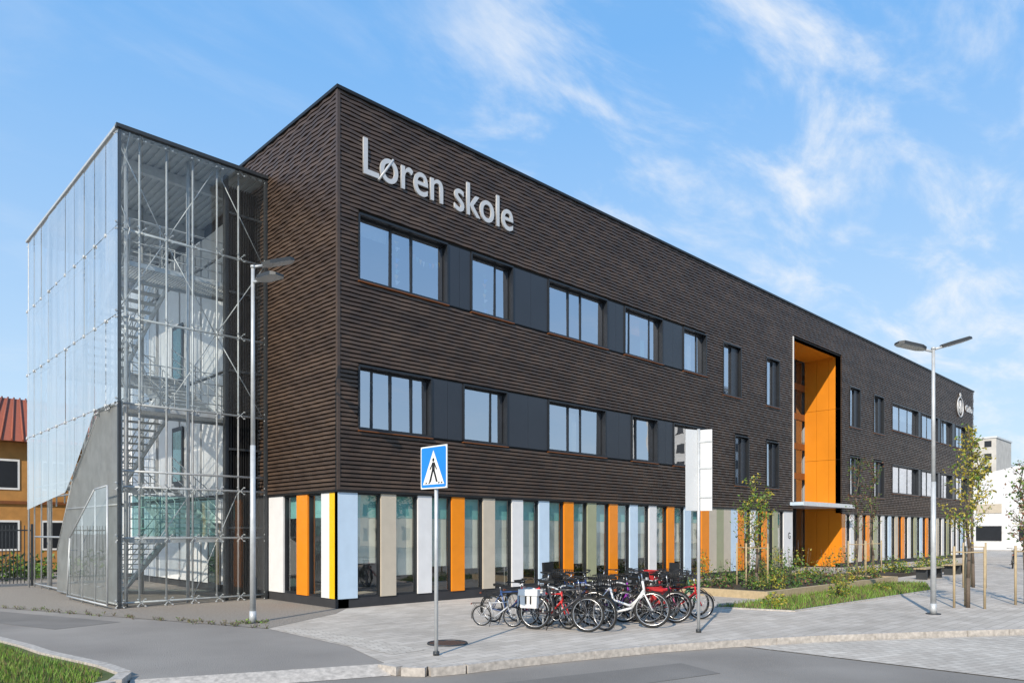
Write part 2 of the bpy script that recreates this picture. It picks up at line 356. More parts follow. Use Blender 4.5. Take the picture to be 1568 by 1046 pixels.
for a,c,z0,z1,k in [(12.2,12.9,9.2,9.8,'orange'),(12.95,13.2,8.5,9.1,'teal'),(15.5,16.4,8.4,9.8,'blind_and_reflection'),(38.7,43.1,9.0,9.8,'blind_and_reflection'),(44.1,47.2,4.5,5.7,'blind_and_reflection'),(48.3,50.6,8.6,9.8,'blind_and_reflection'),(22.4,22.9,8,9.8,'blind_and_reflection'),(22.4,22.9,4.2,6,'blind_and_reflection'),(32.05,32.7,8,9.8,'blind_and_reflection'),(35.6,36.3,8,9.8,'blind_and_reflection'),(32.05,32.7,4.2,6,'blind_and_reflection'),(38.7,41.5,4.5,5.9,'blind_and_reflection'),(0.7,1.6,9.55,9.9,'blind_and_reflection'),(12.1,12.45,4.6,6.0,'blind_and_reflection'),(8.8,9.3,4.6,5.9,'blind_and_reflection')]:
    bi.face([(a,0.26,z0),(c,0.26,z0),(c,0.26,z1),(a,0.26,z1)],k)
bi.obj('interior_rooms',school)
GZ0=0.24; GZ1=ZB-0.05
bp=MB()
def gf_panel(a,c,k,T): bp.box(a,c,-0.12,0.03,GZ0,GZ1,k,T)
def gf_glass(a,c,T,blind_and_reflection=True):
    f=0.035
    bw.box(a,a+f,-0.16,-0.02,GZ0,GZ1,'frame',T); bw.box(c-f,c,-0.16,-0.02,GZ0,GZ1,'frame',T)
    bw.box(a+f,c-f,-0.16,-0.022,GZ0,GZ0+0.05,'frame',T); bw.box(a+f,c-f,-0.16,-0.022,GZ1-0.04,GZ1,'frame',T)
    bg.face([T(a+f,-0.08,GZ0+.05),T(c-f,-0.08,GZ0+.05),T(c-f,-0.08,GZ1-.04),T(a+f,-0.08,GZ1-.04)],'gfglass')
    bp.box(a+f,c-f,-0.20,-0.18,2.28,GZ1-.04,'teal',T)
    if blind_and_reflection: bp.box(a+f,c-f,-0.21,-0.19,random.choice([0.75,0.85,0.95,1.1]),2.28,'blind_and_reflection',T)  # beige sheet stands in for the opposite building's reflection
    bp.box(a,a+0.10,-0.2,-0.12,GZ0,GZ1,'frame',T)
gf_panel(-0.03,0.54,'lblue',TR)
cols=['beige','white','orange','beige','white','lblue','orange','olive','orange','lblue','white','orange','lblue']
prev=0.54
x=1.25
for i,k in enumerate(cols):
    gf_glass(prev,x,TR); gf_panel(x,x+0.47,k,TR); prev=x+0.47; x+=1.187
gf_glass(prev,16.75,TR)
x=16.75
for k in ['orange','beige','olive','beige','lblue','orange']: gf_panel(x,x+0.58,k,TR); x+=0.583
for k in ['white','orange','olive','white']:
    gf_glass(x,x+0.6,TR); gf_panel(x+0.6,x+1.06,k,TR); x+=1.06
gf_panel(x,RX0-0.002,'white',TR)
x=RX1+0.01; ks=['orange','white','beige','orange','olive','white','lblue','beige','orange','white','olive','lblue','orange','white','beige','white','olive','white','white','lblue','white','beige']
for i,k in enumerate(ks):
    if x>54.8: break
    gf_panel(x,x+0.5,k,TR); gf_glass(x+0.5,x+1.17,TR); x+=1.17
gf_panel(x,XE-0.01,'white',TR)
for a,c,k in [(-0.026,0.38,'yellow'),(0.38,0.78,'white'),(1.50,2.08,'orange'),(2.85,3.70,'white')]:
    gf_panel(a,c,k,TL)
for a,c in [(0.78,1.50),(2.08,2.85)]: gf_glass(a,c,TL,False)
bp.box(-0.02,RX0,-0.3,0.0,0,GZ0,'plinth',TR); bp.box(RX1,XE,-0.3,0.0,0,GZ0,'plinth',TR); bp.box(0.0,5.6,-0.3,0.0,0,GZ0,'plinth',TL)
bp.obj('coloured_panels',school)
# side wall inside the stair tower: bright white panels, thin dark joints, doors
bs=MB()
bs.box(5.6,20,-0.3,-0.06,0,12.3,'dsteel',TL)
y=5.62; i=0
while y<19.5:
    w=[0.95,0.7,1.1][i%3]
    for (z0,z1) in ((0.25,2.95),(3.1,6.9),(7.0,10.6),(10.7,11.6)):
        bs.box(y,y+w,-0.055,0.0+0.03*(i%2),z0,z1,'wwall',TL)
    y+=w+(0.07 if i%3 else 0.2); i+=1
for y0,z0 in ((7.0,0.1),(10.2,3.5),(10.2,7.1)):
    bs.box(y0,y0+1.0,0.035,0.06,z0,z0+2.1,'gpanel',TL); bs.box(y0+.12,y0+.88,0.061,0.065,z0+.2,z0+1.95,'tealglass',TL)
bs.obj('stair_wall_panels',school)
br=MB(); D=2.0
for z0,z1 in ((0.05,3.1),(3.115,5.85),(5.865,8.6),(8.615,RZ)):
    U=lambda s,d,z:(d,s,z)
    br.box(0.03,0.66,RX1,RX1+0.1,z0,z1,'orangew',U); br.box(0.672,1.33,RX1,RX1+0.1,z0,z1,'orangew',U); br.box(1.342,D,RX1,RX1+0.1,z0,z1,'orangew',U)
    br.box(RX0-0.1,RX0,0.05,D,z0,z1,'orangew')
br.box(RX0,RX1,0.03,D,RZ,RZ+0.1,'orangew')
br.box(RX0-0.02,RX0+0.02,-0.09,-0.0,3.4,RZ,'signgrey'); 
br.box(RX0,RX1,D+0.2,D+0.25,0,RZ,'woodback')
zz=3.2
for i in range(5):
    z0=zz+i*1.64
    br.box(RX0,RX1,D,D+0.2,z0,z0+0.35,'wood2')
    x=RX0
    while x<RX1-0.2:
        br.box(x,x+0.09,D-0.02,D+0.18,z0+0.35,z0+1.64,'dsteel'); bg.face([(x+.09,D+.08,z0+.35),(x+1.1,D+.08,z0+.35),(x+1.1,D+.08,z0+1.64),(x+.09,D+.08,z0+1.64)],'gfglass'); x+=1.17
x=RX0
while x<RX1-0.2:
    br.box(x,x+0.1,D-0.03,D+0.18,0,3.2,'dsteel'); bg.face([(x+.1,D+.05,.05),(x+1.17,D+.05,.05),(x+1.17,D+.05,3.2),(x+.1,D+.05,3.2)],'gfglass')
    br.tube((x+0.25,D-0.05,0.9),(x+0.25,D-0.05,1.5),0.015,k='chrome'); x+=1.17
br.box(RX0-0.3,RX1-0.02,-0.7,D-0.1,3.20,3.36,'lblue'); br.box(RX0-0.32,RX1+0.0,-0.72,-0.7,3.18,3.38,'signgrey')
br.obj('entrance_recess',school)
bw.obj('window_frames',school); bg.obj('window_panes',school)
tx=text('Loren skole','name_letters',0.93,5.30,(0.60,-0.07,11.03),(math.radians(90),0,0),'letter',school,0.025,0.006)
b=MB(); b.tube((1.13,-0.075,10.99),(1.59,-0.075,11.67),0.034,n=8,k='letter'); b.obj('letter_stroke',school)
text('Oslo','oslo_letters',0.52,1.75,(54.0,-0.09,11.1),(math.radians(90),0,0),'letter',school,0.03,0.01)
text('G','entrance_letter',0.3,0.24,(24.45,-0.04,1.6),(math.radians(90),0,0),'black',school,0.004)
b=MB()
b.torus((52.6,-0.1,11.25),0.72,0.05,32,6,'letter'); b.torus((52.6,-0.1,11.25),0.45,0.03,28,6,'letter')
b.tube((52.6,-0.1,10.8),(52.6,-0.1,11.75),0.1,0.06,k='letter'); b.torus((52.6,-0.1,12.15),0.13,0.04,16,6,'letter')
for s in(-1,1): b.tube((52.6,-0.1,11.35),(52.6+s*0.3,-0.1,11.1),0.05,k='letter')
b.obj('city_emblem',school)

# ---------------------------------------------------------------- glass stair tower
tower=empty('glass_stair_tower')
XF=-3.95; YF=3.75; YB=13.86; TZ=12.0
bt=MB(); gl=MB()
fx=[XF,-3.38,-2.72,-2.05,-1.40,-0.80,-0.02]
fzl=[0.12,1.75,3.05]; fzu=[5.15,7.32,9.52,11.9]
def spider(c,ax):
    c=Vector(c)
    for sa in(-1,1):
        for sz in(-1,1):
            e=c+Vector((0,0,sz*0.09))+(Vector((sa*0.09,0,0)) if ax=='x' else Vector((0,sa*0.09,0)))
            bt.tube(c,e,0.012,n=5,k='steel'); 
            o=Vector((0,-0.06,0)) if ax=='x' else Vector((-0.06,0,0))
            bt.tube(e,e+o,0.02,n=6,k='steel')
for zs in (fzl,fzu):
    for i in range(len(fx)-1):
        for j in range(len(zs)-1):
            a,c,z0,z1=fx[i]+.008,fx[i+1]-.008,zs[j]+.008,zs[j+1]-.008
            t=random.uniform(-.006,.006)
            gl.face([(a,YF,z0),(c,YF+t,z0),(c,YF+t,z1),(a,YF,z1)],'glass')
    for i,x in enumerate(fx):
        for z in zs: spider((x if x>XF else XF+0.06,YF+0.07,z),'x')
for x in fx[1:]:
    bt.tube((x,YF+0.22,0),(x,YF+0.22,11.85),0.025,n=6)
for z in fzl+fzu+[3.45]:
    bt.tube((XF+0.1,YF+0.22,z),(0,YF+0.22,z),0.03,n=6)
    bt.tube((XF+0.22,YF+0.2,z),(XF+0.22,YB-0.1,z),0.03,n=6)
for x in fx:
    for z in fzl+fzu: bt.tube((max(x,XF+.06),YF+0.07,z),(max(x,XF+.06),YF+0.24,z),0.012,n=5)
for i in range(0,5,2):
    for j in range(3):
        a,c=fx[i],fx[i+2]; z0,z1=fzu[j],fzu[j+1]
        if (i//2+j)%2: bt.tube((a,YF+0.28,z0),(c,YF+0.28,z1),0.015,n=5)
        else: bt.tube((c,YF+0.30,z0),(a,YF+0.30,z1),0.015,n=5)
bt.tube((fx[0],YF+.28,0.1),(fx[3],YF+.28,3.0),0.012,n=5); bt.tube((fx[3],YF+.28,0.1),(fx[5],YF+.28,3.0),0.012,n=5)
sy=[3.75,4.75,5.75,6.76,7.77,8.78,9.80,10.81,11.83,12.85,13.86]
def sbot(y):
    if y<=5.75: return 5.15
    if y<=8.6: return 5.15-(y-5.75)*(2.05/2.85)
    return 3.10-(y-8.6)*0.08
for i in range(len(sy)-1):
    y0,y1=sy[i]+.012,sy[i+1]-.012
    zl=[z for z in (5.15,7.32,9.52,11.9)]
    for j in range(3):
        t=random.uniform(-.012,.012); gl.face([(XF,y0,zl[j]+.012),(XF+t,y1,zl[j]+.012),(XF+t,y1,zl[j+1]-.012),(XF,y0,zl[j+1]-.012)],'sideglass')
    if sbot(y1)<5.1: gl.face([(XF,y0,sbot(y0)),(XF,y1,sbot(y1)),(XF,y1,5.14),(XF,y0,5.14)],'sideglass')
    for z in (5.15,7.32,9.52,11.9): spider((XF+0.07,sy[i+1],z),'y')
for y in sy[1:]:
    bt.tube((XF+0.22,y,sbot(y)-0.2 if y<11 else 0),(XF+0.22,y,11.85),0.022,n=6)
    for z in (5.15,7.32,9.52): bt.tube((XF-0.03,y,z),(XF+0.01,y,z),0.05,n=8)
for i in range(0,10,2):
    for j in range(3):
        z0,z1=fzu[j],fzu[j+1]; a,c=sy[i],sy[i+2]
        bt.tube((XF+.26,a,z0),(XF+.26,c,z1),0.012,n=5); bt.tube((XF+.28,c,z0),(XF+.28,a,z1),0.012,n=5)
for i in range(len(fx)-1):
    for j in range(3): gl.face([(fx[i]+.01,YB,fzu[j]),(fx[i+1]-.01,YB,fzu[j]),(fx[i+1]-.01,YB,fzu[j+1]),(fx[i]+.01,YB,fzu[j+1])],'sideglass')
for x in fx: bt.tube((x+0.02,YB-.15,0),(x+0.02,YB-.15,11.85),0.03,n=6)
P=[(3.8,0.1),(3.8,3.05),(4.9,3.0),(7.3,1.75),(7.6,0.1)]
gl.face([(XF-0.22,y,z) for y,z in P],'glass')
for (y0,z0),(y1,z1) in zip(P,P[1:]+P[:1]): bt.tube((XF-0.22,y0,z0),(XF-0.22,y1,z1),0.022,n=6)
for y,zt in ((4.9,3.0),(6.1,2.35),(7.4,1.6)):
    bt.tube((XF-0.2,y,0.0),(XF-0.2,y,zt),0.02,n=6)
    for z in (0.5,1.4): bt.tube((XF,y,z),(XF-0.22,y,z),0.012,n=5)
bt.box(XF-0.04,0.02,YF-0.04,YF+0.10,11.93,12.02,'dsteel'); bt.box(XF-0.04,XF+0.06,YF+0.1,YB+.05,11.93,12.0,'steel')
bt.box(XF+0.06,0.0,YF+0.1,YB,11.92,12.0,'soffit')
x=XF+0.1
while x<-0.1: bt.box(x,x+0.10,YF+0.12,YB-0.02,11.87,11.918,'soffit'); x+=0.2
for y in (5.2,8.5,11.8): bt.box(XF+0.3,0,y-0.08,y+0.08,11.62,11.868,'steel')
bt.box(XF+0.02,XF+0.09,YF+0.03,YF+0.12,0,11.9,'dsteel')
for i in range(14): 
    x=-1.05+i*0.07; bt.box(x,x+0.025,YF+0.45,YF+0.52,0.05,11.6,'black')
bt.box(-1.10,-1.0,YF+0.4,YF+0.55,0,11.85,'dsteel'); bt.box(-0.95,-0.1,YF+0.56,YF+0.60,0.05,11.6,'black')
for z in (2.0,4.2,6.4,8.6,10.8): bt.box(-1.0,0,YF+0.36,YF+0.44,z,z+0.06,'dsteel')
bt.box(-0.12,-0.05,YF-0.02,YF+0.10,0.0,11.85,'dsteel')
y=3.8
while y<10.2:
    zt=5.12 if y<5.7 else (5.12-(y-5.7)*0.637 if y<8.4 else 3.4-(y-8.4)*1.15)
    bt.box(XF+0.10,XF+0.125,y,y+0.018,0.08,zt,'lattice'); y+=0.095
for a,c in (((3.8,5.15),(5.7,5.15)),((5.7,5.15),(8.4,3.42)),((8.4,3.42),(10.2,1.35)),((3.8,.08),(10.2,.08)),((3.8,2.6),(9.1,2.6))):
    bt.tube((XF+.115,a[0],a[1]),(XF+.115,c[0],c[1]),0.03,n=6,k='lattice')
for x in (-3.6,-2.05): 
    for y in (4.3,8.0,12.2): bt.tube((x,y,0),(x,y,11.9),0.05,n=8)
bt.obj('steel_frame',tower); gl.obj('glass_skin',tower)
st=MB()
def flight(xa,xb,y0,z0,y1,z1,n=11):
    for i in range(n):
        y=y0+(y1-y0)*(i+0.5)/n; z=z0+(z1-z0)*(i+1)/n
        st.box(xa+.04,xb-.04,y-0.14,y+0.14,z-0.03,z,'steel')
    for x in (xa,xb):
        P=[(x,y0,z0-.12),(x,y1,z1-.12),(x,y1,z1+.12),(x,y0,z0+.12)]
        st.face(P,'steel'); st.face([(x+.03,p[1],p[2]) for p in P],'steel')
        st.face([(x,y0,z0+.12),(x,y1,z1+.12),(x+.03,y1,z1+.12),(x+.03,y0,z0+.12)],'steel'); st.face([(x,y0,z0-.12),(x,y1,z1-.12),(x+.03,y1,z1-.12),(x+.03,y0,z0-.12)],'steel')
        for hgt in (1.05,0.75,0.45): st.tube((x,y0,z0+hgt),(x,y1,z1+hgt),0.016,n=5)
        for i in range(5):
            y=y0+(y1-y0)*i/4; z=z0+(z1-z0)*i/4; st.tube((x,y,z),(x,y,z+1.05),0.016,n=5)
def landing(y0,y1,z):
    st.box(-3.5,-0.5,y0,y0+0.05,z-0.12,z,'steel'); st.box(-3.5,-0.5,y1-0.05,y1,z-0.12,z,'steel')
    x=-3.5
    while x<-0.5: st.box(x,x+0.02,y0+0.05,y1-0.05,z-0.05,z-0.005,'steel'); x+=0.075
    for x in (-3.5,-2.75,-2.0,-1.25,-0.5): st.tube((x,(y0 if y0<6 else y1),z),(x,(y0 if y0<6 else y1),z+1.1),0.018,n=5)
    for hgt in (1.1,0.8,0.5,0.25): st.tube((-3.5,(y0 if y0<6 else y1),z+hgt),(-0.5,(y0 if y0<6 else y1),z+hgt),0.014,n=5)
lv=[0,1.75,3.4,5.2,7.05,8.9,10.4]
for i in range(6):
    if i%2==0: flight(-3.45,-2.1,9.8,lv[i],5.7,lv[i+1])
    else: flight(-1.9,-0.55,5.7,lv[i],9.8,lv[i+1])
for i in (1,3,5): landing(4.35,5.7,lv[i])
for i in (2,4): landing(9.8,11.6,lv[i])
st.face([(-3.45,4.33,1.8),(-1.3,4.33,1.8),(-1.3,4.33,2.85),(-3.45,4.33,2.85)],'tealglass')
st.face([(-3.47,5.7,1.9),(-3.47,9.6,.2),(-3.47,9.6,1.15),(-3.47,5.7,2.8)],'tealglass')
st.obj('stairs',tower)

# ---------------------------------------------------------------- street lamps
def street_lamp(loc,H,heads):
    b=MB()
    b.tube((0,0,0),(0,0,0.25),0.075,0.07,n=16); b.tube((0,0,0.25),(0,0,H*0.5),0.062,0.052,n=16); b.tube((0,0,H*0.5),(0,0,H),0.045,0.036,n=16)
    b.tube((0,0,0),(0,0,0.02),0.16,n=16,k='dsteel'); b.box(0.055,0.075,-0.04,0.04,0.6,0.95,'dsteel')
    b.tube((0,0,H),(0,0,H+.05),0.05,n=12)
    for ang,tilt,dz in heads:
        c,s=math.cos(ang),math.sin(ang)
        def T(x,y,z,c=c,s=s): 
            x2=x*math.cos(tilt)-z*math.sin(tilt); z2=x*math.sin(tilt)+z*math.cos(tilt)
            return (x2*c-y*s, x2*s+y*c, H+dz+z2)
        b.tube(T(0,0,0),T(0.28,0,0),0.028,n=8)
        top=[(0.2,-.06),(0.34,-.16),(0.78,-.17),(0.88,-.10),(0.88,.10),(0.78,.17),(0.34,.16),(0.2,.06)]
        up=[T(x,y,0.055 if x<.8 else 0.03) for x,y in top]; lo=[T(x,y,-0.02) for x,y in top]
        b.face(up,'dsteel'); b.face(lo[::-1],'steel')
        for j in range(8): b.face([lo[j],lo[(j+1)%8],up[(j+1)%8],up[j]],'dsteel')
        b.box(0.42,0.76,-.12,.12,-0.028,-0.0205,'letter',T)
    return b.obj('street_lamp',loc=loc)
street_lamp((-2.76,-1.22,0),7.45,[(math.radians(-44+28),0.32,0.02),(math.radians(-44-35),-0.02,-0.30)])
street_lamp((9.33,-10.66,0),6.15,[(math.radians(-44),0.28,0),(math.radians(136),0.22,-0.05)])
street_lamp((58,-11.5,0),9.5,[(math.radians(-44),0.1,0),(math.radians(136),0.1,0)])

# ---------------------------------------------------------------- pedestrian crossing sign (faces -X)
b=MB()
b.tube((0,0,-.0),(0,0,3.2),0.03,n=14); b.tube((0,0,0),(0,0,0.06),0.05,n=14,k='dsteel')
S=lambda y,d,z:(-0.05-d,-y,z)
b.box(-0.325,0.325,-0.012,0.0,2.575,3.235,'signgrey',lambda a,d,z:S(a,d,z))
def rrect(b,hw,z0,z1,r,d,k):
    pts=[]
    for cx,cz,a0 in ((hw-r,z0+r,-90),(hw-r,z1-r,0),(-hw+r,z1-r,90),(-hw+r,z0+r,180)):
        for q in range(5):
            a=math.radians(a0+q*22.5); pts.append(S(cx+r*math.cos(a),d,cz+r*math.sin(a)))
    b.face(pts,k)
rrect(b,0.325,2.575,3.235,0.03,0.002,'paintw'); rrect(b,0.305,2.595,3.215,0.03,0.004,'signblue')
b.face([S(-0.265,.006,2.64),S(0.265,.006,2.64),S(0.0,.006,3.17)],'paintw')
def pol(pts,k='black',d=0.008): b.face([S(x*1.08,d,2.645+z*1.08) for x,z in pts],k)
hp=[(0.0+0.024*math.cos(t*0.7854),0.345+0.028*math.sin(t*0.7854)) for t in range(8)]; pol(hp)
pol([(-0.03,0.31),(0.036,0.31),(0.032,0.19),(-0.034,0.19)])
pol([(-0.034,0.2),(0.006,0.2),(-0.055,0.03),(-0.1,0.03)]); pol([(-0.008,0.2),(0.032,0.2),(0.1,0.03),(0.06,0.03)])
pol([(-0.022,0.305),(-0.018,0.28),(-0.07,0.2),(-0.088,0.215)]); pol([(0.03,0.305),(0.024,0.28),(0.065,0.2),(0.082,0.215)])
for x in (-0.19,-0.12,0.10,0.165): pol([(x,0.008),(x+0.035,0.008),(x+0.045,0.028),(x+0.015,0.028)])
for z in (2.75,3.05): b.tube((0,0,z-.02),(0,0,z+.02),0.045,n=12,k='dsteel')
b.obj('pedestrian_crossing_sign',loc=(-2.52,-7.11,0))
b=MB()
b.tube((0,0,0),(0,0,3.86),0.03,n=14); b.tube((0,0,0),(0,0,0.06),0.05,n=14,k='dsteel')
for ang,w in ((math.radians(165),0.40),(math.radians(-75),0.31)):
    c,s=math.cos(ang),math.sin(ang)
    T=lambda x,y,z,c=c,s=s:(x*c-y*s,x*s+y*c,z)
    b.box(0.035,0.035+w*0.72,-0.006,0.006,2.31,3.84,'signgrey',T)
    for z in (2.55,3.1,3.6): b.box(0.0,0.035+w*0.7,-0.02,-0.0065,z,z+0.03,'steel',T)
b.obj('traffic_sign',loc=(2.67,-8.54,0))

# ---------------------------------------------------------------- bicycles
def bicycle(x,y,yaw,col,s=1.0,step=False,basket=False,bags=None,crate=None,lean=3,seat=None):
    cm=mat('bike_paint',col,0.3,0.1,var=0.05)
    mb=MB(); K=cm
    tube=lambda a,b_,r,k,n=7: mb.tube(a,b_,r,n=n,k=k)
    def wheel(cx,R=0.34):
        mb.torus((cx,0,R),R-0.022,0.022,30,6,'rubber'); mb.torus((cx,0,R),R-0.05,0.010,30,5,'chrome')
        tube((cx,-.05,R),(cx,.05,R),0.02,'chrome')
        for q in range(14):
            a=2*math.pi*q/14; mb.tube((cx,0.02*(1 if q%2 else -1),R),(cx+(R-.05)*math.cos(a),0,R+(R-.05)*math.sin(a)),0.0022,n=3,k='chrome',caps=False)
    wheel(-0.53); wheel(0.55)
    BB=(-0.10,0,0.28); ST=(-0.25,0,0.80); HT=(0.37,0,0.86); HB=(0.41,0,0.64)
    tube(BB,ST,0.020,K); tube(HB,HT,0.024,K)
    if step: tube((-0.17,0,0.50),(0.15,0,0.40),0.022,K); tube((0.15,0,0.40),HB,0.022,K); tube(BB,(0.18,0,0.36),0.024,K); tube((0.18,0,.36),(0.40,0,0.70),0.024,K)
    else: tube((-0.235,0,0.76),(0.375,0,0.81),0.019,K); tube(BB,(0.40,0,0.67),0.025,K)
    for sg in(-1,1):
        tube(BB,(-0.53,sg*.06,.34),0.011,K); tube((-0.23,0,.74),(-0.53,sg*.06,.34),0.010,K); tube((0.41,sg*.05,.62),(0.55,sg*.055,.34),0.013,K)
    tube((0.41,-.05,.62),(0.41,.05,.62),0.014,K)
    tube(ST,(-0.275,0,0.92),0.013,'chrome')
    sp=[(-0.42,-.085),(-0.42,.085),(-0.30,.06),(-0.14,.02),(-0.14,-.02),(-0.30,-.06)]
    up=[(a,c,0.975 if a<-.35 else .955) for a,c in sp]; lo=[(a,c*0.8,0.91) for a,c in sp]
    mb.face(up,'black'); mb.face(lo[::-1],'black')
    for j in range(6): mb.face([lo[j],lo[(j+1)%6],up[(j+1)%6],up[j]],'black')
    tube(HT,(0.35,0,1.0),0.014,'chrome'); tube((0.35,0,1.0),(0.40,0,1.02),0.014,'black')
    for sg in(-1,1):
        tube((0.40,0,1.02),(0.36,sg*.18,1.05),0.012,'black'); tube((0.36,sg*.18,1.05),(0.24,sg*.30,1.05),0.012,'black'); tube((0.26,sg*.285,1.05),(0.15,sg*.31,1.05),0.018,'rubber')
        tube((0.28,sg*.27,1.04),(0.20,sg*.25,1.01),0.005,'chrome')
        mb.path([(0.38,sg*.12,1.03),(0.47,sg*.08,.95),(0.43,sg*.02,.75)],0.004,4,'black')
    mb.torus((-0.10,0.045,0.28),0.085,0.007,20,5,'chrome'); tube((-0.10,-.07,.28),(-0.10,.07,.28),0.02,'black')
    tube((-0.10,.07,.28),(0.03,.07,.20),0.011,'black'); tube((-0.10,-.07,.28),(-0.23,-.07,.36),0.011,'black')
    mb.box(-0.01,0.07,.07,.16,.185,.21,'black'); mb.box(-0.27,-0.19,-.16,-.07,.35,.375,'black')
    tube((-0.10,.05,.365),(-0.53,.05,.375),0.005,'black'); tube((-0.10,.05,.195),(-0.53,.05,.305),0.005,'black')
    for cx,a0,a1 in ((-0.53,0.5,3.5),(0.55,0.3,2.7)):
        n=12; w=0.028
        for q in range(n):
            t0=a0+(a1-a0)*q/n; t1=a0+(a1-a0)*(q+1)/n; R=0.365
            mb.face([(cx+R*math.cos(t0),-w,.34+R*math.sin(t0)),(cx+R*math.cos(t1),-w,.34+R*math.sin(t1)),(cx+R*math.cos(t1),w,.34+R*math.sin(t1)),(cx+R*math.cos(t0),w,.34+R*math.sin(t0))],'black',True)
    for sg in(-1,1):
        tube((-0.28,sg*.06,.76),(-0.86,sg*.06,.75),0.007,'black'); tube((-0.80,sg*.06,.75),(-0.53,sg*.07,.36),0.006,'black')
    for q in range(4): tube((-0.40-q*.14,-.06,.757),(-0.40-q*.14,.06,.757),0.006,'black')
    mb.box(-0.89,-0.87,-.03,.03,.70,.75,'tile'); mb.box(0.43,0.48,-.03,.03,.88,.93,'chrome')
    tube((-0.15,-.06,.3),(-0.22,-.17,.01),0.009,'black')
    if basket:
        for z in (0.86,0.94,1.02,1.09):
            e=0.11+(z-.86)*0.12
            mb.path([(0.44,-e-.03,z),(0.74+(z-.86)*.2,-e-.03,z),(0.74+(z-.86)*.2,e+.03,z),(0.44,e+.03,z),(0.44,-e-.03,z)],0.006,5,'black')
        for q in range(6):
            yy=-.14+q*.056; tube((0.74,yy,.86),(0.786,yy*1.2,1.09),.005,'black',4); tube((0.44,yy,.86),(0.44,yy*1.2,1.09),.005,'black',4); 
            xx=.46+q*.055; tube((xx,-.14,.86),(xx+.01,-.17,1.09),.005,'black',4); tube((xx,.14,.86),(xx+.01,.17,1.09),.005,'black',4)
        mb.box(0.44,0.74,-.13,.13,.85,.856,'black')
    if crate: mb.box(-0.85,-0.45,-.17,.17,.77,.79,crate); mb.box(-0.85,-0.84,-.17,.17,.79,1.02,crate); mb.box(-0.46,-0.45,-.17,.17,.79,1.02,crate); mb.box(-0.84,-.46,-.17,-.16,.79,1.02,crate); mb.box(-0.84,-.46,.16,.17,.79,1.02,crate)
    if seat:
        mb.box(-0.78,-0.45,-.15,.15,.80,.86,seat); mb.box(-0.80,-0.74,-.16,.16,.86,1.22,seat)
        for sg in(-1,1): mb.box(-0.76,-0.50,sg*.15-.015,sg*.15+.015,.86,1.02,seat); mb.box(-0.48,-0.42,sg*.13-.04,sg*.13+.04,.50,.82,seat)
    if bags:
        for sg in(-1,1):
            T=lambda a,d,z,sg=sg:(a,sg*d,z)
            i0=len(mb.v)
            mb.box(-0.78,-0.42,.075,.20,.42,.70,bags,T); mb.box(-0.80,-0.40,.065,.225,.66,.78,bags,T)
            mb.box(-0.66,-0.63,.201,.212,.50,.66,'black',T); mb.box(-0.56,-0.53,.201,.212,.50,.66,'black',T)
            for q in range(i0,len(mb.v)):
                vx,vy,vz=mb.v[q]; 
                if vz<0.5: mb.v[q]=(vx*0.93-0.04,vy*0.9,vz)
    return mb.obj('bicycle',loc=(x,y,0),rot=(math.radians(lean),0,math.radians(yaw)),scale=s)
M['kpink']=mat('pink_fabric',(0.65,0.10,0.22),0.7); M['kred']=mat('red_plastic',(0.55,0.03,0.03),0.5)
BK=[(0.55,-5.2,-62,(0.5,0.52,0.55),0.62,dict(lean=5)),
(1.05,-5.05,-80,(0.05,0.10,0.25),0.85,dict()),
(1.35,-5.35,-95,(0.50,0.02,0.03),0.92,dict()),
(1.75,-5.75,82,(0.02,0.02,0.025),1.0,dict(step=True)),
(0.95,-6.55,-68,(0.05,0.05,0.055),1.0,dict(bags='paintw',lean=-3)),
(1.30,-6.05,-100,(0.65,0.04,0.04),0.85,dict()),
(1.62,-6.6,-95,(0.02,0.02,0.02),1.0,dict(basket=True)),
(2.30,-5.95,88,(0.03,0.03,0.03),1.0,dict(basket=True)),
(2.25,-7.05,-58,(0.75,0.76,0.76),1.08,dict(step=True,lean=-3)),
(2.75,-5.35,-92,(0.02,0.05,0.20),1.0,dict(seat='black')),
(2.95,-6.55,-70,(0.02,0.02,0.02),1.0,dict()),
(3.25,-6.15,-98,(0.35,0.05,0.45),0.95,dict(step=True)),
(3.65,-5.75,85,(0.02,0.02,0.02),1.0,dict(crate='black')),
(3.85,-6.75,-75,(0.65,0.08,0.25),0.85,dict(basket=True)),
(4.05,-6.35,-88,(0.60,0.02,0.03),1.0,dict(step=True,basket=True)),
(4.45,-6.0,92,(0.03,0.03,0.03),1.0,dict(seat='black')),
(4.15,-7.15,-35,(0.65,0.03,0.03),0.9,dict(bags='kred')),
(4.95,-6.5,-80,(0.03,0.12,0.06),0.95,dict(step=True)),
(5.3,-6.1,-100,(0.60,0.04,0.04),0.95,dict(crate='kred')),
(3.25,-7.0,-50,(0.03,0.03,0.03),1.0,dict(basket=True)),
(36.4,-6.7,10,(0.02,0.02,0.02),1.0,dict()),
]
for x,y,yw,c,s,o in BK: bicycle(x,y,yw,c,s,**o)
b=MB()
for i in range(9):
    x=0.95+i*0.52; yy=-5.75-0.04*i
    pts=[(x,yy+0.35,0),(x,yy+0.35,0.62)]+[(x,yy+0.35*math.cos(t),0.62+0.16*math.sin(t)) for t in [math.pi*q/8 for q in range(1,8)]]+[(x,yy-0.35,0.62),(x,yy-0.35,0)]
    b.path(pts,0.02,8,'steel')
b.obj('bicycle_rack')
for i,(x,y) in enumerate([(19.0,-12.3),(21.2,-12.6)]):
    b=MB(); 
    for dx in (0,0.5,1.0):
        b.path([(dx,0.3,0),(dx,0.3,0.8),(dx,-0.3,0.8),(dx,-0.3,0)],0.02,8,'dsteel')
    b.obj('bicycle_rack',loc=(x,y,0))
